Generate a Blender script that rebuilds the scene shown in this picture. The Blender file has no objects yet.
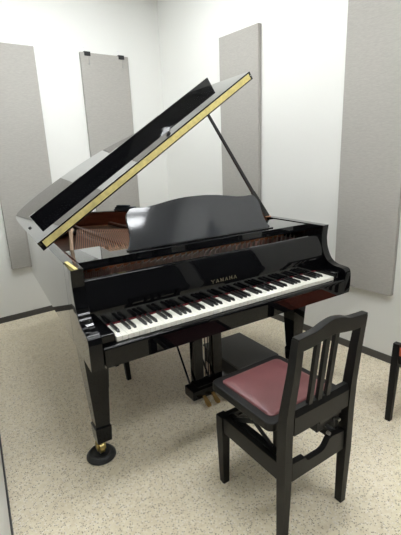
import bpy, bmesh, math, random
from mathutils import Vector, Matrix, Euler
random.seed(7)
scn = bpy.context.scene
COL = scn.collection
PI = math.pi

# ------------------------------------------------------------------ materials
def new_mat(name):
    m = bpy.data.materials.new(name); m.use_nodes = True
    nt = m.node_tree
    return m, nt, nt.nodes['Principled BSDF']

def srgb(r, g, b):
    f = lambda c: c/12.92 if c <= .04045 else ((c+.055)/1.055)**2.4
    return (f(r/255), f(g/255), f(b/255), 1)

def plain(name, col, rough=.5, metal=0, spec=.5, coat=0, coat_r=.03, coat_ior=1.5, noise=0, nscale=30, bump=0, bscale=200):
    m, nt, b = new_mat(name)
    b.inputs['Base Color'].default_value = col
    b.inputs['Roughness'].default_value = rough
    b.inputs['Metallic'].default_value = metal
    b.inputs['Specular IOR Level'].default_value = spec
    b.inputs['Coat Weight'].default_value = coat
    b.inputs['Coat Roughness'].default_value = coat_r; b.inputs['Coat IOR'].default_value = coat_ior
    tc = nt.nodes.new('ShaderNodeTexCoord')
    if noise:
        n = nt.nodes.new('ShaderNodeTexNoise'); n.inputs['Scale'].default_value = nscale; n.inputs['Detail'].default_value = 4
        nt.links.new(tc.outputs['Object'], n.inputs['Vector'])
        r = nt.nodes.new('ShaderNodeValToRGB')
        r.color_ramp.elements[0].position = .3; r.color_ramp.elements[1].position = .7
        r.color_ramp.elements[0].color = tuple(c*(1-noise) for c in col[:3]) + (1,)
        r.color_ramp.elements[1].color = tuple(min(1, c*(1+noise)) for c in col[:3]) + (1,)
        nt.links.new(n.outputs['Fac'], r.inputs['Fac']); nt.links.new(r.outputs['Color'], b.inputs['Base Color'])
    if bump:
        n2 = nt.nodes.new('ShaderNodeTexNoise'); n2.inputs['Scale'].default_value = bscale; n2.inputs['Detail'].default_value = 3
        nt.links.new(tc.outputs['Object'], n2.inputs['Vector'])
        bp = nt.nodes.new('ShaderNodeBump'); bp.inputs['Strength'].default_value = bump; bp.inputs['Distance'].default_value = .002
        nt.links.new(n2.outputs['Fac'], bp.inputs['Height']); nt.links.new(bp.outputs['Normal'], b.inputs['Normal'])
    return m

def wood(name, c0, c1, rough=.35, scale=(3, 60, 60)):
    m, nt, b = new_mat(name)
    tc = nt.nodes.new('ShaderNodeTexCoord'); mp = nt.nodes.new('ShaderNodeMapping')
    mp.inputs['Scale'].default_value = scale
    n = nt.nodes.new('ShaderNodeTexNoise'); n.inputs['Scale'].default_value = 1; n.inputs['Detail'].default_value = 6
    r = nt.nodes.new('ShaderNodeValToRGB'); r.color_ramp.elements[0].position = .3; r.color_ramp.elements[1].position = .7
    r.color_ramp.elements[0].color = c0; r.color_ramp.elements[1].color = c1
    nt.links.new(tc.outputs['Object'], mp.inputs['Vector']); nt.links.new(mp.outputs['Vector'], n.inputs['Vector'])
    nt.links.new(n.outputs['Fac'], r.inputs['Fac']); nt.links.new(r.outputs['Color'], b.inputs['Base Color'])
    b.inputs['Roughness'].default_value = rough
    return m

def floor_mat():
    m, nt, b = new_mat('speckled_vinyl')
    tc = nt.nodes.new('ShaderNodeTexCoord')
    def ramp(p0, c0, p1, c1):
        r = nt.nodes.new('ShaderNodeValToRGB')
        r.color_ramp.elements[0].position = p0; r.color_ramp.elements[0].color = c0
        r.color_ramp.elements[1].position = p1; r.color_ramp.elements[1].color = c1
        return r
    big = nt.nodes.new('ShaderNodeTexNoise'); big.inputs['Scale'].default_value = 55; big.inputs['Detail'].default_value = 3
    nt.links.new(tc.outputs['Object'], big.inputs['Vector'])
    base = ramp(.3, srgb(230, 217, 189), .7, srgb(244, 234, 210))
    nt.links.new(big.outputs['Fac'], base.inputs['Fac'])
    cur = base.outputs['Color']
    for sc, thr, col, seed in ((125, .72, srgb(172, 152, 122), 0), (150, .82, srgb(122, 106, 88), 3.3), (105, .62, srgb(250, 242, 230), 7.7)):
        mp = nt.nodes.new('ShaderNodeMapping'); mp.inputs['Location'].default_value = (seed, seed*.7, 0)
        nt.links.new(tc.outputs['Object'], mp.inputs['Vector'])
        v = nt.nodes.new('ShaderNodeTexVoronoi'); v.inputs['Scale'].default_value = sc
        nt.links.new(mp.outputs['Vector'], v.inputs['Vector'])
        sep = nt.nodes.new('ShaderNodeSeparateColor'); nt.links.new(v.outputs['Color'], sep.inputs['Color'])
        gt = nt.nodes.new('ShaderNodeMath'); gt.operation = 'GREATER_THAN'; gt.inputs[1].default_value = thr
        nt.links.new(sep.outputs['Red'], gt.inputs[0])
        lt = nt.nodes.new('ShaderNodeMath'); lt.operation = 'LESS_THAN'; lt.inputs[1].default_value = .42
        nt.links.new(v.outputs['Distance'], lt.inputs[0])
        mu = nt.nodes.new('ShaderNodeMath'); mu.operation = 'MULTIPLY'
        nt.links.new(gt.outputs[0], mu.inputs[0]); nt.links.new(lt.outputs[0], mu.inputs[1])
        mu2 = nt.nodes.new('ShaderNodeMath'); mu2.operation = 'MULTIPLY'; mu2.inputs[1].default_value = .66
        nt.links.new(mu.outputs[0], mu2.inputs[0])
        mx = nt.nodes.new('ShaderNodeMix'); mx.data_type = 'RGBA'
        nt.links.new(mu2.outputs[0], mx.inputs['Factor']); nt.links.new(cur, mx.inputs['A']); mx.inputs['B'].default_value = col
        cur = mx.outputs['Result']
    nt.links.new(cur, b.inputs['Base Color'])
    b.inputs['Roughness'].default_value = .42
    b.inputs['Specular IOR Level'].default_value = .35
    return m

def fabric_mat(name, col):
    m, nt, b = new_mat(name)
    tc = nt.nodes.new('ShaderNodeTexCoord'); mp = nt.nodes.new('ShaderNodeMapping'); mp.inputs['Scale'].default_value = (40, 40, 300)
    n = nt.nodes.new('ShaderNodeTexNoise'); n.inputs['Scale'].default_value = 1; n.inputs['Detail'].default_value = 5
    nt.links.new(tc.outputs['Object'], mp.inputs['Vector']); nt.links.new(mp.outputs['Vector'], n.inputs['Vector'])
    r = nt.nodes.new('ShaderNodeValToRGB'); r.color_ramp.elements[0].position = .25; r.color_ramp.elements[1].position = .75
    r.color_ramp.elements[0].color = tuple(c*.9 for c in col[:3])+(1,); r.color_ramp.elements[1].color = tuple(c*1.08 for c in col[:3])+(1,)
    nt.links.new(n.outputs['Fac'], r.inputs['Fac']); nt.links.new(r.outputs['Color'], b.inputs['Base Color'])
    bp = nt.nodes.new('ShaderNodeBump'); bp.inputs['Strength'].default_value = .25; bp.inputs['Distance'].default_value = .002
    nt.links.new(n.outputs['Fac'], bp.inputs['Height']); nt.links.new(bp.outputs['Normal'], b.inputs['Normal'])
    b.inputs['Roughness'].default_value = .95; b.inputs['Specular IOR Level'].default_value = .15
    return m

M = {}
M['wall'] = plain('painted_wall', srgb(237, 237, 233), .6, spec=.3, bump=.12, bscale=120)
M['dark_wall'] = plain('dark_wall_board', srgb(70, 72, 76), .6, noise=.05)
M['ceiling'] = plain('ceiling_paint', srgb(232, 232, 228), .8, spec=.2, bump=.1)
M['floor'] = floor_mat()
M['base'] = plain('vinyl_skirting', srgb(78, 76, 73), .5, noise=.06)
M['seal'] = plain('dark_seal', srgb(52, 52, 52), .6, noise=.05)
M['panel'] = fabric_mat('panel_fabric', srgb(174, 171, 165))
M['black'] = plain('polished_ebony', (.0035, .0035, .0045, 1), .025, spec=.2, coat=1, coat_r=.015, coat_ior=1.38)
M['black2'] = plain('ebony_lacquer', (.003, .003, .0036, 1), .03, spec=.1, coat=1, coat_r=.02, coat_ior=1.28)
M['desk'] = plain('brushed_ebony', (.027, .029, .033, 1), .07, spec=.6, noise=.03)
M['ivory'] = plain('white_key_resin', srgb(238, 236, 226), .22, noise=.01)
M['ebony'] = plain('black_key_resin', (.008, .008, .009, 1), .28)
M['felt'] = plain('red_felt', srgb(92, 14, 20), .95, noise=.1)
M['brass'] = plain('brass', srgb(212, 192, 128), .3, metal=1, noise=.08, nscale=60)
M['pedal'] = plain('worn_brass', srgb(176, 142, 86), .45, metal=.9, noise=.1)
M['hinge'] = plain('hinge_brass', srgb(226, 211, 142), .5, metal=.55, noise=.12, nscale=45, bump=.5, bscale=90)
M['plate'] = plain('bronzed_iron', srgb(196, 138, 100), .4, metal=.3, noise=.06)
M['strut'] = plain('dark_bronze', srgb(92, 54, 38), .45, metal=.2, noise=.08)
M['sound'] = wood('spruce_soundboard', srgb(124, 74, 48), srgb(160, 104, 72), .4, (3, 70, 30))
M['inner'] = wood('mahogany_veneer', srgb(104, 52, 36), srgb(140, 78, 54), .3, (4, 4, 60))
M['steel'] = plain('steel_wire', srgb(190, 186, 180), .3, metal=1)
M['copper'] = plain('copper_wire', srgb(222, 160, 124), .45, metal=.4)
M['rubber'] = plain('black_rubber', (.012, .012, .012, 1), .6, bump=.1)
M['cup'] = plain('caster_cup_plastic', (.016, .017, .018, 1), .4)
M['chair'] = plain('satin_black_lacquer', (.009, .0086, .0082, 1), .38, spec=.24, noise=.08)
M['metal_black'] = plain('black_painted_metal', (.012, .012, .013, 1), .4, metal=.2)
M['leather'] = plain('burgundy_vinyl', srgb(102, 58, 59), .40, spec=.5, noise=.07, nscale=25, bump=.25, bscale=260)
M['orange'] = plain('terracotta_vinyl', srgb(190, 92, 66), .5, noise=.06)
M['cloth'] = plain('slate_cloth', srgb(62, 68, 76), .8, noise=.15, bump=.3)
M['box'] = plain('charcoal_board', srgb(100, 100, 98), .7, noise=.1, nscale=120, bump=.2)
M['beige'] = plain('pale_wood', srgb(206, 176, 150), .5, noise=.06)
M['clip'] = plain('black_clip', (.015, .015, .016, 1), .4)
M['zinc'] = plain('zinc_screw', srgb(170, 170, 168), .35, metal=1)
M['white_metal'] = plain('white_housing', srgb(235, 235, 235), .5)
M['gilt'] = plain('gilt_letters', srgb(118, 110, 88), .5, metal=.5)
def emis(name, s):
    m, nt, b = new_mat(name)
    b.inputs['Base Color'].default_value = (.9, .9, .9, 1)
    b.inputs['Emission Color'].default_value = (.955, .985, 1, 1)
    b.inputs['Emission Strength'].default_value = s
    return m
M['lamp_rear'] = emis('lamp_tube_rear', 30.0); M['lamp_mid'] = emis('lamp_tube_middle', 25.0); M['lamp_front'] = emis('lamp_tube_front', 21.0)

# ------------------------------------------------------------------ mesh helpers (all in world coordinates)
def add_box(bm, a, b, bev=0, seg=2):
    r = bmesh.ops.create_cube(bm, size=1)
    vs = r['verts']
    for v in vs:
        v.co = Vector(((a[i]+b[i])/2 + v.co[i]*(b[i]-a[i]) for i in range(3)))
    if bev:
        es = list({e for v in vs for e in v.link_edges})
        bmesh.ops.bevel(bm, geom=es, offset=bev, segments=seg, affect='EDGES', profile=.5)
    return vs

def add_prism(bm, pts, vec, bev=0, seg=2):
    """pts: list of 3D points of a planar outline, extruded by vec"""
    vec = Vector(vec)
    v0 = [bm.verts.new(Vector(p)) for p in pts]; v1 = [bm.verts.new(Vector(p)+vec) for p in pts]
    n = len(pts); fs = []
    fs.append(bm.faces.new(v0)); fs.append(bm.faces.new(list(reversed(v1))))
    for i in range(n):
        fs.append(bm.faces.new((v0[(i+1) % n], v0[i], v1[i], v1[(i+1) % n])))
    bmesh.ops.recalc_face_normals(bm, faces=fs)
    if bev:
        es = list({e for f in fs[:2] for e in f.edges})
        bmesh.ops.bevel(bm, geom=es, offset=bev, segments=seg, affect='EDGES', profile=.5)

def add_loft(bm, rings, close=True, cap=True):
    vr = [[bm.verts.new(Vector(p)) for p in r] for r in rings]
    fs = []
    for a, b in zip(vr[:-1], vr[1:]):
        n = len(a)
        for i in range(n if close else n-1):
            fs.append(bm.faces.new((a[i], a[(i+1) % n], b[(i+1) % n], b[i])))
    if cap:
        fs.append(bm.faces.new(list(reversed(vr[0])))); fs.append(bm.faces.new(vr[-1]))
    bmesh.ops.recalc_face_normals(bm, faces=fs)

def add_bar(bm, p0, p1, w0, d0, w1=None, d1=None, side=(1, 0, 0)):
    """rectangular bar between two points; side = approximate width direction"""
    p0, p1 = Vector(p0), Vector(p1); w1 = w0 if w1 is None else w1; d1 = d0 if d1 is None else d1
    ax = (p1-p0).normalized(); s = Vector(side); s = (s-ax*s.dot(ax)).normalized(); t = ax.cross(s)
    def ring(p, w, d): return [p+s*(sx*w/2)+t*(sy*d/2) for sx, sy in ((-1, -1), (1, -1), (1, 1), (-1, 1))]
    add_loft(bm, [ring(p0, w0, d0), ring(p1, w1, d1)])

def add_tube(bm, p0, p1, r0, r1=None, n=16):
    p0, p1 = Vector(p0), Vector(p1); r1 = r0 if r1 is None else r1
    ax = (p1-p0).normalized(); s = ax.orthogonal().normalized(); t = ax.cross(s)
    def ring(p, r): return [p+s*r*math.cos(2*PI*i/n)+t*r*math.sin(2*PI*i/n) for i in range(n)]
    add_loft(bm, [ring(p0, r0), ring(p1, r1)])

def add_lathe(bm, c, prof, n=40):
    rings = [[Vector((c[0]+r*math.cos(2*PI*i/n), c[1]+r*math.sin(2*PI*i/n), c[2]+z)) for i in range(n)] for r, z in prof]
    add_loft(bm, rings)

def spline(pts, per=8):
    out = []
    n = len(pts)
    for i in range(n-1):
        p0 = pts[max(i-1, 0)]; p1 = pts[i]; p2 = pts[i+1]; p3 = pts[min(i+2, n-1)]
        for k in range(per):
            t = k/per
            out.append(tuple(.5*((2*p1[j])+(-p0[j]+p2[j])*t+(2*p0[j]-5*p1[j]+4*p2[j]-p3[j])*t*t+(-p0[j]+3*p1[j]-3*p2[j]+p3[j])*t**3) for j in range(len(p1))))
    out.append(tuple(pts[-1]))
    return out

WORLD = {}                       # world matrix of every object, kept by hand (no depsgraph needed)
def link(o, parent, world):
    COL.objects.link(o)
    if parent is not None:
        o.parent = parent
        o.matrix_basis = WORLD[parent.name].inverted() @ world
    else:
        o.matrix_basis = world
    WORLD[o.name] = world

def empty(name, loc, rz=0):
    o = bpy.data.objects.new(name, None); o.empty_display_size = .1
    link(o, None, Matrix.Translation(loc) @ Matrix.Rotation(rz, 4, 'Z'))
    return o

def obj(name, bm, mat, parent=None, origin=None, smooth=35, local=None, rz=None):
    """mesh object; bm is in world coordinates, or in the frame 'local' when that is given"""
    if True:
        me = bpy.data.meshes.new(name)
        if local is not None: bm.transform(local)
        if origin is None:
            lo = Vector((min(v.co[i] for v in bm.verts) for i in range(3))); hi = Vector((max(v.co[i] for v in bm.verts) for i in range(3)))
            origin = Vector(((lo.x+hi.x)/2, (lo.y+hi.y)/2, lo.z))
        if rz is None: rz = WORLD[parent.name].to_euler().z if parent is not None else 0
        bm.transform(Matrix.Rotation(-rz, 4, 'Z') @ Matrix.Translation(-Vector(origin)))
        bm.normal_update(); bm.to_mesh(me); bm.free()
        me.materials.append(mat)
        for p in me.polygons: p.use_smooth = True
        me.set_sharp_from_angle(angle=math.radians(smooth))
    o = bpy.data.objects.new(name, me)
    wn = o.modifiers.new('weighted_normal', 'WEIGHTED_NORMAL'); wn.mode = 'FACE_AREA'; wn.weight = 100; wn.keep_sharp = True
    link(o, parent, Matrix.Translation(origin) @ Matrix.Rotation(rz, 4, 'Z'))
    return o

def B(*boxes, bev=0):
    bm = bmesh.new()
    for a, b in boxes: add_box(bm, a, b, bev)
    return bm

def tag(o, label, cat, group=None):
    o['label'] = label; o['category'] = cat
    if group: o['group'] = group
    return o
def struct(name, bm, mat, rz=None):
    o = obj(name, bm, mat, rz=RY if rz is None else rz); o['kind'] = 'structure'; return o
def instance(src, name, shift, parent):
    o = src.copy(); o.name = name; COL.objects.link(o)
    o.parent = parent
    w = Matrix.Translation(shift) @ WORLD[src.name]
    o.matrix_basis = WORLD[parent.name].inverted() @ w if parent else w
    WORLD[o.name] = w
    return o

# ------------------------------------------------------------------ camera
cam_d = bpy.data.cameras.new('camera'); cam = bpy.data.objects.new('camera', cam_d); COL.objects.link(cam)
F = 403.32
cam_d.sensor_fit = 'VERTICAL'; cam_d.sensor_height = 24.0; cam_d.lens = F/535*24.0
cam_d.clip_start = .02
r_ = Vector((.84430013, -.5343665, -.04012145)); u_ = Vector((.17721425, .20777042, .96199094)); w_ = Vector((.50571968, .81931917, -.27011795))
mw = Matrix((r_, u_, -w_)).transposed().to_4x4(); mw.translation = Vector((-.34938866, -1.35155749, 1.38151974))
cam.matrix_world = mw
scn.camera = cam

# ------------------------------------------------------------------ room
RY = .0866
EX = Vector((math.cos(RY), math.sin(RY), 0)); EY = Vector((-math.sin(RY), math.cos(RY), 0))
CORNER = Vector((1.7265, 2.6087, 0))
CEIL = 2.95
def rp(a, b, z): return CORNER + EX*a + EY*b + Vector((0, 0, z))      # along back wall, along right wall, up
FRONT = -6.5
# left wall runs along the line through these floor points
LA, LB = Vector((-.359, .095, 0)), Vector((-.330, .711, 0))
LD = (LB-LA).normalized(); LN = Vector((LD.y, -LD.x, 0))       # normal into the room
def lw(t, off, z): return LA + LD*t + LN*off + Vector((0, 0, z))
def quadprism(pts, h0, h1):
    bm = bmesh.new(); add_prism(bm, [Vector((p.x, p.y, h0)) for p in pts], (0, 0, h1-h0)); return bm
struct('floor', quadprism([rp(-3.2, .15, 0), rp(.15, .15, 0), rp(.15, FRONT, 0), rp(-3.2, FRONT, 0)], -.1, 0), M['floor'])
struct('ceiling', quadprism([rp(-3.2, .15, 0), rp(.15, .15, 0), rp(.15, FRONT, 0), rp(-3.2, FRONT, 0)], CEIL, CEIL+.1), M['ceiling'])
struct('wall_back', quadprism([rp(-3.2, 0, 0), rp(0, 0, 0), rp(0, .12, 0), rp(-3.2, .12, 0)], 0, CEIL), M['wall'])
struct('wall_right', quadprism([rp(0, .12, 0), rp(0, FRONT, 0), rp(.12, FRONT, 0), rp(.12, .12, 0)], 0, CEIL), M['wall'])
struct('wall_left', quadprism([lw(-3.6, 0, 0), lw(2.36, 0, 0), lw(2.36, -.1, 0), lw(-3.6, -.1, 0)], 0, CEIL), M['wall'], math.atan2(LD.y, LD.x)-PI/2)
struct('wall_front', quadprism([rp(-3.2, FRONT+.9, 0), rp(0, FRONT+.9, 0), rp(0, FRONT+.78, 0), rp(-3.2, FRONT+.78, 0)], 0, CEIL), M['dark_wall'])
BH = .052
struct('baseboard_back', quadprism([rp(-2.05, -.007, 0), rp(-.007, -.007, 0), rp(-.007, 0, 0), rp(-2.05, 0, 0)], 0, BH), M['base'])
struct('baseboard_right', quadprism([rp(-.007, 0, 0), rp(-.007, -3.785, 0), rp(0, -3.785, 0), rp(0, 0, 0)], 0, BH), M['base'])
struct('baseboard_left', quadprism([lw(-3.3, .006, 0), lw(2.3, .006, 0), lw(2.3, 0, 0), lw(-3.3, 0, 0)], 0, BH), M['seal'], math.atan2(LD.y, LD.x)-PI/2)

# unseen door and trims, added to give the black lacquer a dark reflection
struct('added_door_1', quadprism([rp(-.001, -3.85, 0), rp(-.001, -5.0, 0), rp(-.035, -5.0, 0), rp(-.035, -3.85, 0)], .012, 2.15), M['dark_wall'])
struct('added_trim_1', quadprism([rp(-.001, -3.79, 0), rp(-.001, -3.845, 0), rp(-.045, -3.845, 0), rp(-.045, -3.79, 0)], 0, 2.2), M['dark_wall'])
struct('added_trim_2', quadprism([rp(-.001, -5.005, 0), rp(-.001, -5.06, 0), rp(-.045, -5.06, 0), rp(-.045, -5.005, 0)], 0, 2.2), M['dark_wall'])

# ------------------------------------------------------------------ acoustic panels
def panel(wall, a0, a1, label, z0=.471, z1=2.29, t=.034):
    bm = bmesh.new()
    if wall == 'back': pts = [rp(a0, -.002, z0), rp(a1, -.002, z0), rp(a1, -t, z0), rp(a0, -t, z0)]
    else: pts = [rp(-.002, a0, z0), rp(-.002, a1, z0), rp(-t, a1, z0), rp(-t, a0, z0)]
    add_prism(bm, pts, (0, 0, z1-z0), .004, 2)
    return bm
def mkpanel(wall, a0, a1, label):
    c = rp((a0+a1)/2, 0, .471) if wall == 'back' else rp(0, (a0+a1)/2, .471)
    t = empty('acoustic_panel', c, RY)
    tag(t, label, 'acoustic panel', 'grey fabric acoustic panels on the walls')
    obj('fabric_panel', panel(wall, a0, a1, label), M['panel'], t)
    return t
mkpanel('back', -1.69, -1.247, 'grey acoustic panel on the back wall at far left, behind the piano tail')
p2 = mkpanel('back', -.85, -.385, 'grey acoustic panel hung from two black clips, nearest the corner on the back wall')
mkpanel('right', -1.402, -.952, 'narrow-looking grey acoustic panel behind the raised lid prop, nearest the corner on the right wall')
mkpanel('right', -2.562, -2.148, 'grey acoustic panel on the right wall, largest and nearest the camera, right of the keyboard')
for a in (-.787, -.455):
    bm = bmesh.new(); add_prism(bm, [rp(a-.028, -.041, 2.262), rp(a+.028, -.041, 2.262), rp(a+.028, -.041, 2.297), rp(a-.028, -.041, 2.297)], EY*.038, .002)
    cl = obj('clip', bm, M['clip'], p2)
    bm = bmesh.new(); add_tube(bm, rp(a-.012, -.010, 2.335), rp(a-.012, -.004, 2.335), .006); add_bar(bm, rp(a-.012, -.006, 2.29), rp(a-.012, -.006, 2.335), .004, .002, side=EX)
    obj('hook', bm, M['white_metal'], cl)
    bm = bmesh.new(); add_bar(bm, rp(a+.012, -.0365, 2.20), rp(a+.012, -.0365, 2.265), .005, .003, side=EX); add_tube(bm, rp(a+.012, -.040, 2.20), rp(a+.012, -.034, 2.20), .008)
    obj('wire_pin', bm, M['zinc'], cl)

# ------------------------------------------------------------------ grand piano
W = 1.445
ZB, ZT = .622, .974
piano = tag(empty('grand_piano', (W/2, .75, 0)), 'polished black grand piano with raised lid and open keyboard', 'piano')
TP = .055                      # the bass side closes in slightly towards the tail
outer_c = [(TP*1.34, 1.42), (.086, 1.65), (.101, 1.78), (.145, 1.87), (.24, 1.92), (.39, 1.93), (.55, 1.90), (.70, 1.84), (.83, 1.74), (.93, 1.60), (1.02, 1.43), (1.12, 1.29), (1.24, 1.17), (1.34, 1.06), (1.405, .92), (1.438, .76), (W, .6)]
outl = [(TP*.22, .30)] + spline(outer_c, 7) + [(W, .30)]
def offset(pts, d):
    res = []
    for i, p in enumerate(pts):
        a = Vector(pts[max(i-1, 0)]); b = Vector(pts[min(i+1, len(pts)-1)]); t = (b-a).normalized(); n = Vector((t.y, -t.x))   # right of travel = inside
        res.append((p[0]+n.x*d, p[1]+n.y*d))
    return res
inn = offset(outl, .045)
def ring_wall(o, i, z0, z1):
    bm = bmesh.new()
    add_loft(bm, [[(p[0], p[1], z0), (p[0], p[1], z1), (q[0], q[1], z1), (q[0], q[1], z0)] for p, q in zip(o, i)])
    return bm
rim = obj('rim', ring_wall(outl, inn, ZB, ZT), M['black'], piano)
_k = [i for i, p in enumerate(outl) if p[1] > .62]; _k = [_k[0]-1] + _k
bm = ring_wall([offset(outl, .0455)[i] for i in _k], [offset(outl, .052)[i] for i in _k], .80, ZT-.006)
obj('inner_rim', bm, M['inner'], piano)
# arms: S-profile prisms
prof = [(.30, ZB-.004), (.30, ZT)] + spline([(.166, ZT), (.172, .93), (.173, .89), (.162, .838), (.132, .787), (.088, .765), (.04, .760), (.014, .754), (.003, .735), (0, .69), (.002, .645), (.006, ZB-.004)], 5)
for x0, x1 in ((0, .052), (W-.047, W)):
    tp = TP if x0 == 0 else 0
    bm = bmesh.new(); add_prism(bm, [(x0+tp*(y-.08), y, z) for y, z in prof], (x1-x0, 0, 0), .003, 2)
    arm = obj('arm', bm, M['black2'], piano)
# brass-trimmed hinge leaf along the bass rim top (lid hinge on the case)
obj('case_hinge', B(((.022, .172, ZT), (.036, .32, ZT+.002))), M['hinge'], rim)
# key blocks, bed, slip
for x0, x1 in ((.0525, .1085), (W-.1085, W-.0475)):
    obj('key_block', B(((x0, .026, .69), (x1, .156, .742)), bev=.006), M['black2'], piano)
obj('key_bed', B(((.0525, .024, ZB-.008), (W-.0475, .60, .69)), bev=.002), M['black2'], piano)
bm = bmesh.new()
add_prism(bm, [(.0525, y, z) for y, z in [(.02, ZB-.006), (0, ZB-.002)] + [(0, .685)] + [(.010-.010*math.cos(a), .692+.010*math.sin(a)) for a in [k*PI/8 for k in range(0, 5)]] + [(.02, .702)]], (W-.1, 0, 0))
obj('key_slip', bm, M['black2'], piano)
# fallboard, felt, logo
FB = [(.157, .727), (.157, .785), (.1585, .805), (.163, .825), (.173, .86), (.185, .895), (.191, .911), (.197, .918), (.205, .920), (.214, .916), (.218, .905), (.218, .727)]
bm = bmesh.new(); add_prism(bm, [(.0525, y, z) for y, z in FB], (W-.1, 0, 0))
fall = obj('fallboard', bm, M['black2'], piano)
obj('key_felt', B(((.108, .1515, .716), (W-.108, .1565, .7285))), M['felt'], piano)

def letters():
    """YAMAHA drawn from slanted serif strokes on a unit grid (cap height 1)"""
    G = {'Y': [((.0, 1), (.5, .48), .2), ((1, 1), (.5, .48), .12), ((.5, 0), (.5, .5), .2)],
         'A': [((.06, 0), (.5, 1), .12), ((.94, 0), (.5, 1), .22), ((.25, .32), (.75, .32), .10)],
         'M': [((.08, 0), (.08, 1), .12), ((.92, 0), (.92, 1), .22), ((.1, 1), (.5, .1), .2), ((.9, 1), (.5, .1), .11)],
         'H': [((.12, 0), (.12, 1), .22), ((.88, 0), (.88, 1), .22), ((.12, .5), (.88, .5), .10)]}
    SER = {'Y': [(0, 1), (1, 1), (.5, 0)], 'A': [(.08, 0), (.92, 0)], 'M': [(.08, 0), (.92, 0), (.05, 1), (.95, 1)], 'H': [(.12, 0), (.12, 1), (.88, 0), (.88, 1)]}
    out = []
    for k, ch in enumerate('YAMAHA'):
        for a, b, w in G[ch]: out.append((k*1.55, a, b, w))
        for s in SER[ch]: out.append((k*1.55, (s[0]-.17, s[1]+(.03 if s[1] == 0 else -.03)), (s[0]+.17, s[1]+(.03 if s[1] == 0 else -.03)), .07))
    return out
bm = bmesh.new()
LH = .0155; X0 = .640; Z0 = .794
def fby(z): return .157 + max(0, z-.785)*.075 + (max(0, z-.805)*.15)
for ox, a, b, w in letters():
    A_ = Vector((X0+(ox+a[0]*1.0)*LH*1.08, 0, Z0+a[1]*LH)); B_ = Vector((X0+(ox+b[0]*1.0)*LH*1.08, 0, Z0+b[1]*LH))
    d = (B_-A_).normalized(); s = Vector((-d.z, 0, d.x))*w*LH*.5
    q = [A_+s, A_-s, B_-s, B_+s]
    add_prism(bm, [(p.x, fby(p.z)-.0008, p.z) for p in q], (0, .0014, 0))
obj('lettering', bm, M['gilt'], fall)

# keys
KW = 1.2225/52; KX = W/2-1.2225/2; KZ = .7233; KF = .024
bm = bmesh.new(); add_box(bm, (KX+.0005, KF, KZ-.02), (KX+KW-.0005, .151, KZ), .0012, 2)
wk = obj('white_key', bm, M['ivory'], piano)
for i in range(1, 52): instance(wk, 'white_key', (KW*i, 0, 0), piano)
def bkx(i): return KX+KW*(i+1)
bm = bmesh.new()
x = bkx(0); y0, y1 = .060, .151; zb, zt = KZ-.004, KZ+.0115
add_loft(bm, [[(x-.0057, y0, zb), (x+.0057, y0, zb), (x+.0057, y1, zb), (x-.0057, y1, zb)],
              [(x-.0054, y0+.0015, zb+.006), (x+.0054, y0+.0015, zb+.006), (x+.0054, y1, zb+.006), (x-.0054, y1, zb+.006)],
              [(x-.0048, y0+.008, zt-.001), (x+.0048, y0+.008, zt-.001), (x+.0048, y1, zt-.001), (x-.0048, y1, zt-.001)],
              [(x-.0036, y0+.011, zt), (x+.0036, y0+.011, zt), (x+.0036, y1, zt), (x-.0036, y1, zt)]])
bk = obj('black_key', bm, M['ebony'], piano)
names = 'ABCDEFG'
for i in range(1, 51):
    if names[i % 7] in 'ACDFG': instance(bk, 'black_key', (KW*i, 0, 0), piano)

# inside: soundboard, plate, pin block, tuning pins, strings, dampers
inner_poly = offset(outl, .0525)
bm = bmesh.new(); add_prism(bm, [(p[0], max(p[1], .6), .795) for p in inner_poly], (0, 0, .01)); obj('soundboard', bm, M['sound'], piano)
bm = bmesh.new(); add_box(bm, (.055, .30, .80), (W-.05, .47, .872), .002); obj('pin_block', bm, M['inner'], piano)
bm = bmesh.new()
add_box(bm, (.056, .47, .84), (W-.051, .56, .885), .004)                                   # plate web behind the pins
pl = [p for p in inner_poly if p[1] > .56]; pl2 = offset(pl, .075)
add_loft(bm, [[(p[0], p[1], .845), (p[0], p[1], .868), (q[0], q[1], .868), (q[0], q[1], .845)] for p, q in zip(pl, pl2)])
for xa, xb, yb in ():
    add_bar(bm, (xa, .52, .885), (xb, yb, .875), .022, .03)
plate = obj('iron_plate', bm, M['plate'], piano)
for xa, xb, yb in ((.12, .16, 1.72), (.485, .45, 1.79), (.80, .72, 1.72), (1.10, 1.02, 1.36)):
    bm = bmesh.new(); add_bar(bm, (xa, .52, .885), (xb, yb, .880), .028, .034); obj('plate_strut', bm, M['strut'], plate)
bm = bmesh.new()
for i in range(110):
    x = .10 + i*(W-.2)/109
    for k in range(2):
        y = .325+.03*k+.035*((i % 3)/3); add_tube(bm, (x, y, .872), (x, y-.004, .905), .003, n=6)
o = obj('tuning_pin', bm, M['steel'], piano); o['kind'] = 'stuff'
bm = bmesh.new()
def rim_y(x):          # far inner rim at x
    c = [p[1] for p in pl2 if abs(p[0]-x) < .03 and p[1] > .6]
    return max(c) if c else .75
for i in range(96):
    x = .42 + i*(W-.55)/95
    x2 = x-.05*(1-i/95)
    add_bar(bm, (x, .44, .893), (x2, max(rim_y(x2)-.01, .62), .875), .0016, .0016)
o = obj('treble_string', bm, M['steel'], piano); o['kind'] = 'stuff'
bm = bmesh.new()
for i in range(34):
    x = .085 + i*.0125; y1 = 1.52 - i*.008; x1 = x+.30*(y1-.44)
    add_bar(bm, (x, .44, .905), (x1, y1, .900), .0052, .0052)
o = obj('bass_string', bm, M['copper'], piano); o['kind'] = 'stuff'
bm = bmesh.new(); add_box(bm, (.085, .565, .900), (.0915, .62, .932), .0008); add_box(bm, (.087, .588, .905), (.0895, .596, .955))
dm = obj('damper', bm, M['beige'], piano)
for i in range(1, 68): instance(dm, 'damper', (i*.0175, 0, 0), piano)
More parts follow.
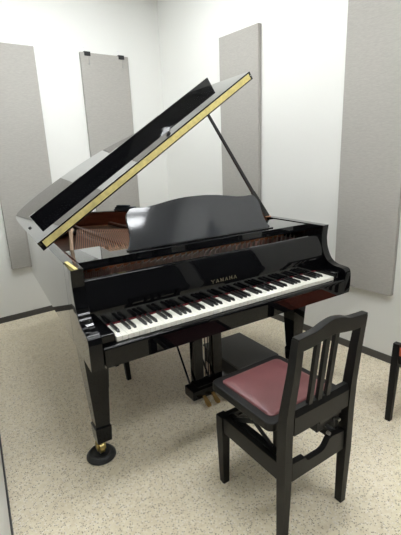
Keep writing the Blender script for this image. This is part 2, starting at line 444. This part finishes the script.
obj('damper_rail', B(((.075, .628, .905), (W-.16, .645, .925)), bev=.002), M['inner'], piano)
obj('action_rail', B(((.07, .245, .84), (W-.065, .285, .872)), bev=.004), M['ebony'], piano)
bm = bmesh.new(); add_tube(bm, (.116, .57, .90), (.126, .57, 1.058), .009, .009, 12); add_tube(bm, (.126, .57, 1.058), (.140, .572, 1.066), .009, .008, 12)
obj('short_prop', bm, M['beige'], piano)

# music shelf and desk
bm = bmesh.new()
zs = .957
add_prism(bm, [(.070, .285, zs), (W-.048, .285, zs), (W-.048, .55, zs), (1.215, .55, zs), (1.215, .40, zs), (.25, .40, zs), (.25, .55, zs), (.083, .55, zs)], (0, 0, .013), .0015)
add_box(bm, (.064, .2852, .934), (W-.049, .297, .9575), .001)
shelf = obj('music_shelf', bm, M['black'], piano)
A25 = math.radians(24)
def D(x, s, t=0):      # point on the music desk: x along, s up the board, t through it
    return Vector((x, .338 + s*math.sin(A25) + t*math.cos(A25), .9705 + s*math.cos(A25) - t*math.sin(A25)))
CX = .7385
half = [(.0, .228), (.06, .227), (.13, .221), (.20, .210), (.26, .201), (.31, .199), (.345, .201), (.366, .198), (.378, .188), (.392, .17), (.398, .14), (.397, .10), (.402, .06), (.415, .025), (.427, .006), (.43, 0)]
sp = spline(half, 4)
prof_d = [(x, s) for x, s in sp] + [(-x, s) for x, s in reversed(sp)]
bm = bmesh.new(); add_prism(bm, [D(CX+x, s) for x, s in prof_d][:-1], D(0, 0, .014)-D(0, 0, 0), .0025)
desk = obj('music_desk', bm, M['desk'], piano)
bm = bmesh.new(); add_box(bm, (CX-.43, .318, .9702), (CX+.43, .352, .976), .002); obj('desk_ledge', bm, M['black'], desk)
for x in (CX-.25, CX+.25):
    bm = bmesh.new(); add_bar(bm, D(x, .12, .016), (x, .395, .968), .03, .008); obj('desk_strut', bm, M['black'], desk)

# lid, flap, hinge, prop
TH = math.radians(32.6); PH = .05       # opening angle; the hinge line follows the bass side
A_ = Vector((math.sin(PH), math.cos(PH), 0))
E_ = Vector((math.cos(PH)*math.cos(TH), -math.sin(PH)*math.cos(TH), math.sin(TH)))
N_ = Vector((-math.cos(PH)*math.sin(TH), math.sin(PH)*math.sin(TH), math.cos(TH)))
LY = .56; P0 = Vector((-.008, LY, .984)); LL = 1.476
def L(e, y, h):       # e, y: place on the closed lid; h: height above its underside
    d = y-LY
    return P0 + A_*(e*math.sin(PH)+d*math.cos(PH)) + E_*(e*math.cos(PH)-d*math.sin(PH)) + N_*h
lid_c = [(.045, 1.44), (.060, 1.64), (.082, 1.78), (.13, 1.872), (.235, 1.93), (.39, 1.946), (.56, 1.918), (.715, 1.856), (.85, 1.752), (.95, 1.61), (1.04, 1.44), (1.14, 1.30), (1.25, 1.185), (1.36, 1.085), (1.44, .93), (LL, .77)]
lo = [(0, LY)] + spline(lid_c, 7) + [(LL, LY)]
lid_e = [L(e, y, 0) for e, y in lo]
bm = bmesh.new(); add_prism(bm, lid_e, N_*.0215, .0015, 2)
lid = obj('lid', bm, M['black'], piano)
FD = .46
def lbox(bm, e0, e1, y0, y1, h0, h1, bev=0):
    add_prism(bm, [L(e0, y0, h0), L(e1, y0, h0), L(e1, y1, h0), L(e0, y1, h0)], N_*(h1-h0), bev)
bm = bmesh.new(); add_prism(bm, [L(0, LY, .0235), L(LL, LY, .0235), L(LL, LY+FD-.12, .0235), L(LL-.02, LY+FD-.02, .0235), L(LL-.04, LY+FD, .0235), L(.05, LY+FD, .0235), L(.03, LY+FD-.02, .0235)], N_*.0215, .0015)
flap = obj('front_flap', bm, M['black'], piano)
bm = bmesh.new(); add_prism(bm, [L(.084, .928, .0451), L(.084, .946, .0451), L(.084, .946, .097), L(.084, .928, .097)], L(1.462, .93, .0451)-L(.084, .93, .0451))
obj('flap_lip', bm, M['black'], flap)
bm = bmesh.new(); lbox(bm, .022, LL-.016, LY-.004, LY+.0005, .0075, .0375); obj('piano_hinge', bm, M['hinge'], lid)
for e in (.047,):
    bm = bmesh.new(); c = L(e, .955, .045); add_tube(bm, c, c+N_*.006, .008, n=16)
    obj('rubber_bumper', bm, M['rubber'], flap)
bm = bmesh.new()
pb = Vector((1.396, .63, ZT)); pt_ = L(1.17, .66, -.001)
add_bar(bm, pb, pb+(pt_-pb)*.26, .036, .018, .024, .015, side=(1, 0, 0)); add_bar(bm, pb+(pt_-pb)*.22, pt_, .020, .013, .013, .011, side=(1, 0, 0))
prop = obj('lid_prop', bm, M['black'], piano)
bm = bmesh.new(); add_box(bm, (1.376, .615, ZT), (1.418, .65, ZT+.006), .002); obj('prop_bracket', bm, M['copper'], prop)

# legs with casters
def leg(cx, cy):
    bm = bmesh.new()
    def ring(w, z): return [(cx-w, cy-w, z), (cx+w, cy-w, z), (cx+w, cy+w, z), (cx-w, cy+w, z)]
    add_loft(bm, [ring(.055, .614), ring(.054, .56), ring(.033, .18)])
    add_loft(bm, [ring(.033, .1802), ring(.038, .172), ring(.038, .164), ring(.034, .092)])
    lg = obj('leg', bm, M['black2'], piano, smooth=20)
    cx -= .014
    bm = bmesh.new(); add_tube(bm, (cx+.007, cy, .075), (cx+.007, cy, .095), .018); add_box(bm, (cx-.022, cy-.014, .04), (cx-.012, cy+.014, .085), .003); add_box(bm, (cx+.012, cy-.014, .04), (cx+.022, cy+.014, .085), .003); add_box(bm, (cx-.022, cy-.014, .075), (cx+.022, cy+.014, .085), .003)
    cs = obj('caster', bm, M['brass'], lg)
    bm = bmesh.new(); add_tube(bm, (cx-.011, cy, .052), (cx+.011, cy, .052), .030, n=28); obj('wheel', bm, M['brass'], cs)
legs = ((.088, .312), (1.362, .335), (.58, 1.55))
for a in legs: leg(*a)
cup_l = ('round black caster cup under the front left piano leg with brass wheel', 'round black caster cup under the front right piano leg behind the chair', 'round black caster cup under the rear piano leg')
for (cx, cy), lb in zip(legs, cup_l):
    cx -= .016
    bm = bmesh.new(); add_lathe(bm, (cx, cy, 0), [(.066, 0), (.070, .004), (.069, .012), (.058, .026), (.052, .028), (.046, .026), (.040, .0215), (.002, .0205)])
    tag(obj('caster_cup', bm, M['cup']), lb, 'caster cup', 'caster cups under the piano legs')

# folded cloth on the far rim
bm = bmesh.new()
for k, (a, b, h) in enumerate(((( .800, 1.765), (.915, 1.615), .016), ((.805, 1.757), (.910, 1.622), .032), ((.812, 1.747), (.880, 1.66), .045))):
    d = (Vector(b+(0,))-Vector(a+(0,))); n_ = Vector((d.y, -d.x, 0)).normalized()
    p = Vector(a+(0,)); q = Vector(b+(0,)); w2 = .030-.003*k; z0 = ZT+.0005+(0, .0165, .0325)[k]
    add_prism(bm, [p+n_*(w2+.004)+Vector((0, 0, z0)), q+n_*(w2+.004)+Vector((0, 0, z0)), q-n_*(w2-.02)+Vector((0, 0, z0)), p-n_*(w2-.02)+Vector((0, 0, z0))], (0, 0, h-(z0-ZT)), .005, 3)
tag(obj('folded_cloth', bm, M['cloth']), 'small dark slate cloth folded on the piano rim behind the music desk', 'cloth')

# pedal lyre
bm = bmesh.new()
for x in (.708, .838):
    add_bar(bm, (x, .445, .095), (x, .445, .616), .056, .05)
lyre = obj('lyre_post', bm, M['black2'], piano)
bm = bmesh.new(); add_box(bm, (.632, .37, .042), (.905, .47, .100), .006); add_box(bm, (.67, .385, .100), (.88, .465, .113), .005); box_ = obj('pedal_box', bm, M['black2'], piano)
for x in (.70, .76, .82):
    bm = bmesh.new()
    add_loft(bm, [[(x-w, y, z-.006), (x+w, y, z-.006), (x+w, y, z+.004), (x-w, y, z+.004)] for y, z, w in ((.375, .056, .008), (.355, .05, .009), (.34, .038, .013), (.32, .03, .014), (.308, .026, .010))])
    obj('pedal', bm, M['pedal'], piano)
bm = bmesh.new()
for x in (.66, .79): add_tube(bm, (x, .45, .10), (x+.02, .86, .61), .006)
obj('lyre_brace', bm, M['black'], piano)
for x in (.755, .775, .795):
    bm = bmesh.new(); add_tube(bm, (x, .46, .10), (x, .46, .612), .003, n=8); obj('pedal_rod', bm, M['black'], piano)

# ------------------------------------------------------------------ low box under the piano
bx = tag(empty('storage_box', (1.13, .58, 0)), 'low flat charcoal box on the floor under the piano, behind the pedals', 'box')
obj('body', B(((.98, .40, 0), (1.292, .80, .106)), bev=.004), M['rubber'], bx)
obj('box_top', B(((.977, .397, .1062), (1.295, .81, .121)), bev=.003), M['box'], bx)

# ------------------------------------------------------------------ stool tucked under the piano (one leg shows)
st = tag(empty('stool', (.376, .99, 0)), 'dark low stool under the piano, one thin leg showing beside the front left piano leg', 'stool')
for x, y in ((.452, .885), (.30, .885), (.452, 1.10), (.30, 1.10)):
    bm = bmesh.new(); sx = 1 if x > .35 else -1; add_bar(bm, (x, y, 0), (x-.02*sx, y, .34), .026, .026, .036, .036); obj('leg', bm, M['chair'], st)
obj('seat', B(((.27, .85, .34), (.48, 1.135, .375)), bev=.008), M['chair'], st)

# ------------------------------------------------------------------ piano chair
OX, OY, PHI = .4804, -.5124, .0291
CW, CD, SZ, SWD, SDP, SY, HT = .3193, .3606, .484, .3816, .3574, .4019, .836
chair = tag(empty('piano_chair', (OX + CW/2, OY + CD/2, 0), PHI), 'black wooden piano chair with burgundy padded seat and slatted back, in front of the keyboard', 'chair')
LOC = Matrix.Translation((OX, OY, 0)) @ Matrix.Rotation(PHI, 4, 'Z')
def cobj(name, bm, mat, parent=None, smooth=30): return obj(name, bm, mat, parent or chair, local=LOC, smooth=smooth)
def rect_ring(cx, cy, hw, hd, z): return [(cx-hw, cy-hd, z), (cx+hw, cy-hd, z), (cx+hw, cy+hd, z), (cx-hw, cy+hd, z)]
# rear posts: straight to the seat, then raked back
for cx, tx in ((-.008, .007), (CW, CW+.003)):
    bm = bmesh.new()
    add_loft(bm, [rect_ring(cx, .004, .014, .015, 0), rect_ring(cx, 0, .0165, .020, .26), rect_ring(cx, 0, .017, .021, .44), rect_ring(cx, -.006, .0165, .019, .55), rect_ring(tx, -.019, .0155, .0165, .70), rect_ring(tx, -.034, .0148, .014, HT-.012)])
    cobj('back_post', bm, M['chair'], smooth=24)
for cx in (0, CW):
    bm = bmesh.new(); add_loft(bm, [rect_ring(cx, CD, .0145, .0145, 0), rect_ring(cx, CD, .0145, .0145, .004), rect_ring(cx, CD, .020, .020, .27), rect_ring(cx, CD, .020, .020, .335)])
    cobj('front_leg', bm, M['chair'], smooth=20)
# aprons of the base
for cx in (0, CW):
    cobj('side_apron', B(((cx-.012, .024, .262), (cx+.012, CD-.0205, .334)), bev=.002), M['chair'])
cobj('front_apron', B(((.0205, CD-.012, .262), (CW-.0205, CD+.012, .334)), bev=.002), M['chair'])
ra = [(.02, .266), (CW-.02, .266), (CW-.02, .348), (.235, .356), (.212, .352), (.20, .335), (.188, .322), (.17, .316), (.105, .316), (.092, .322), (.085, .336), (.02, .340)]
bm = bmesh.new(); add_prism(bm, [(x, -.012, z) for x, z in ra], (0, .024, 0), .0015); cobj('rear_apron', bm, M['chair'])
# top crest rail, slats, low back rail
def backy(z): return -.006-.028*(z-.55)/.265
cr_top = spline([(-.007, .832), (.03, .834), (.075, .838), (.115, .851), (.16, .858), (.205, .851), (.245, .838), (.29, .834), (CW+.017, .832)], 5)
cr_bot = spline([(CW+.0, .782), (.27, .782), (.22, .789), (.16, .798), (.10, .789), (.05, .782), (.0, .782)], 5)
bm = bmesh.new()
pts = [(x, z) for x, z in cr_top] + [(CW+.017, .782)] + [(x, z) for x, z in cr_bot] + [(-.007, .782)]
add_prism(bm, [(x, backy(z)-.014, z) for x, z in pts], (0, .029, 0), .004, 2); cobj('crest_rail', bm, M['chair'])
for k, (x0, x1) in enumerate(((.091, .111), (.136, .157), (.181, .202))):
    bm = bmesh.new(); add_prism(bm, [(x0, backy(.545)-.007, .545), (x1, backy(.545)-.007, .545), (x1, backy(.795)-.007, .795), (x0, backy(.795)-.007, .795)], (0, .014, 0), .001); cobj('slat', bm, M['chair'])
bm = bmesh.new(); add_prism(bm, [(.018, y, z) for y, z in ((-.018, .458), (-.020, .528), (-.010, .550), (.008, .550), (.008, .458))], (CW-.036, 0, 0)); cobj('back_rail', bm, M['chair'], smooth=15)
# seat frame and pad
mx = (CW-SWD)/2
def rrect(x0, x1, y0, y1, r, z, n=6):
    out = []
    for cx, cy, a0 in ((x1-r, y1-r, 0), (x0+r, y1-r, 90), (x0+r, y0+r, 180), (x1-r, y0+r, 270)):
        for k in range(n+1):
            a = math.radians(a0+90*k/n); out.append((cx+r*math.cos(a), cy+r*math.sin(a), z))
    return out
x0, x1, y0, y1 = mx, mx+SWD, SY-SDP, SY
bm = bmesh.new(); add_prism(bm, rrect(x0, x1, y0, y1, .03, SZ-.034), (0, 0, .034), .005, 3); seat = cobj('seat_frame', bm, M['chair'])
bm = bmesh.new(); g = .032
add_loft(bm, [rrect(x0+g, x1-g, y0+g, y1-g, .02, SZ-.005), rrect(x0+g+.001, x1-g-.001, y0+g+.001, y1-g-.001, .02, SZ+.003), rrect(x0+g+.008, x1-g-.008, y0+g+.008, y1-g-.008, .022, SZ+.008),
              rrect(x0+g+.03, x1-g-.03, y0+g+.03, y1-g-.03, .03, SZ+.012), rrect(x0+g+.09, x1-g-.09, y0+g+.09, y1-g-.09, .03, SZ+.016)])
cobj('seat_pad', bm, M['leather'], smooth=50)
# height mechanism: steel tray, crossing arms, spindle and knob
bm = bmesh.new(); add_box(bm, (.022, .07, SZ-.058), (.042, .36, SZ-.0345), .002); add_box(bm, (CW-.042, .07, SZ-.058), (CW-.022, .36, SZ-.0345), .002); add_box(bm, (.022, .34, .300), (CW-.022, .347, .338), .001)
for x in (.032, CW-.032): add_box(bm, (x-.012, .03, .318), (x+.012, .345, .332), .001)
cobj('slide_rail', bm, M['metal_black'])
for x in (.026, CW-.026):
    bm = bmesh.new(); add_bar(bm, (x, .30, .335), (x, .10, SZ-.045), .004, .020, side=(1, 0, 0)); add_bar(bm, (x+.006, .10, .335), (x+.006, .32, SZ-.045), .004, .020, side=(1, 0, 0)); add_tube(bm, (x-.006, .205, .386), (x+.012, .205, .386), .006)
    cobj('scissor_arm', bm, M['metal_black'])
bm = bmesh.new(); add_tube(bm, (.05, .06, .395), (CW+.03, .06, .395), .008); add_tube(bm, (.05, .32, .335), (CW-.04, .32, .335), .005)
sp_ = cobj('spindle', bm, M['metal_black'])
bm = bmesh.new(); add_tube(bm, (CW-.10, .045, .395), (CW-.055, .045, .395), .024, n=20); add_box(bm, (CW-.14, .02, .372), (CW-.10, .08, .425), .003); add_box(bm, (CW-.055, .01, .36), (CW-.03, .07, .43), .003); add_box(bm, (CW-.15, .0, .425), (CW-.03, .08, .447), .002)
cobj('gear_housing', bm, M['metal_black'])
bm = bmesh.new(); add_tube(bm, (CW-.095, -.004, .362), (CW-.095, .01, .362), .007, n=10); add_tube(bm, (CW-.042, -.004, .40), (CW-.042, .01, .40), .006, n=10); cobj('screw', bm, M['zinc'])
bm = bmesh.new(); add_tube(bm, (CW+.022, .06, .395), (CW+.045, .06, .395), .026, .023, n=20); cobj('knob', bm, M['metal_black'])

# ------------------------------------------------------------------ second chair at the right edge
c2 = tag(empty('chair', (1.62, -.47, 0), .12), 'dark wooden chair with terracotta seat beside the right wall, cut by the photo edge', 'chair')
LOC2 = Matrix.Translation((1.428, -.305, 0)) @ Matrix.Rotation(.12, 4, 'Z')
def dobj(name, bm, mat, parent=None): return obj(name, bm, mat, parent or c2, local=LOC2, smooth=30)
for x, y in ((0, 0), (0, -.37)):
    bm = bmesh.new(); add_loft(bm, [rect_ring(x-.012, y, .0135, .0135, 0), rect_ring(x+.004, y, .0165, .0165, .30), rect_ring(x+.010, y, .0155, .0155, .432)]); dobj('front_leg', bm, M['chair'])
for x, y in ((.37, 0), (.37, -.37)):
    bm = bmesh.new(); add_loft(bm, [rect_ring(x, y, .015, .015, 0), rect_ring(x, y, .019, .019, .42), rect_ring(x+.035, y, .015, .016, .80)]); dobj('back_post', bm, M['chair'])
dobj('crest_rail', B(((.385, -.355, .72), (.41, -.015, .79)), bev=.004), M['chair'])
for y in (-.24, -.185, -.13):
    bm = bmesh.new(); add_bar(bm, (.372, y, .43), (.397, y, .73), .012, .022, side=(1, 0, 0)); dobj('slat', bm, M['chair'])
bm = bmesh.new()
add_box(bm, (-.012, -.35, .335), (.012, -.02, .378), .002); add_box(bm, (.36, -.35, .335), (.38, -.02, .378), .002); add_box(bm, (.02, -.012, .335), (.35, .012, .378), .002); add_box(bm, (.02, -.382, .335), (.35, -.358, .378), .002)
dobj('seat_frame', bm, M['chair'])
bm = bmesh.new()
add_loft(bm, [rrect(-.012, .348, -.350, -.020, .006, .3785), rrect(-.012, .348, -.350, -.020, .006, .418), rrect(-.002, .338, -.340, -.030, .012, .427), rrect(.05, .30, -.30, -.07, .03, .432)])
dobj('seat_pad', bm, M['orange'])

# ------------------------------------------------------------------ ceiling lights
def lamp(cx, cy, lab, mat, lx=1.2, ly=.40):
    t = tag(empty('ceiling_light', (cx, cy, CEIL)), lab, 'ceiling light', 'ceiling lights')
    bm = bmesh.new()
    for a, b in (((-lx/2-.02, -ly/2-.02), (lx/2+.02, -ly/2)), ((-lx/2-.02, ly/2), (lx/2+.02, ly/2+.02)), ((-lx/2-.02, -ly/2), (-lx/2, ly/2)), ((lx/2, -ly/2), (lx/2+.02, ly/2))):
        add_box(bm, (cx+a[0], cy+a[1], CEIL-.05), (cx+b[0], cy+b[1], CEIL-.001))
    obj('frame', bm, M['white_metal'], t)
    obj('reflector', B(((cx-lx/2, cy-ly/2, CEIL-.012), (cx+lx/2, cy+ly/2, CEIL-.002))), M['white_metal'], t)
    for k in (-1, 1):
        yc = cy+k*(ly/2-.07)
        obj('diffuser', B(((cx-lx/2+.005, yc-.055, CEIL-.04), (cx+lx/2-.005, yc+.055, CEIL-.013))), M[mat], t)
lamp(.55, 1.35, 'flat ceiling light over the raised piano lid', 'lamp_rear')
lamp(.65, -.35, 'flat ceiling light over the piano chair', 'lamp_mid')
lamp(1.06, -1.78, 'flat ceiling light nearest the front wall', 'lamp_front', lx=1.27)

# ------------------------------------------------------------------ world and view
w = bpy.data.worlds.new('world'); scn.world = w; w.use_nodes = True
w.node_tree.nodes['Background'].inputs['Color'].default_value = (.9, .95, 1, 1)
w.node_tree.nodes['Background'].inputs['Strength'].default_value = .0
scn.view_settings.view_transform = 'Standard'; scn.view_settings.look = 'None'
scn.view_settings.gamma = 1; scn.view_settings.use_curve_mapping = False
scn.view_settings.exposure = 0.1
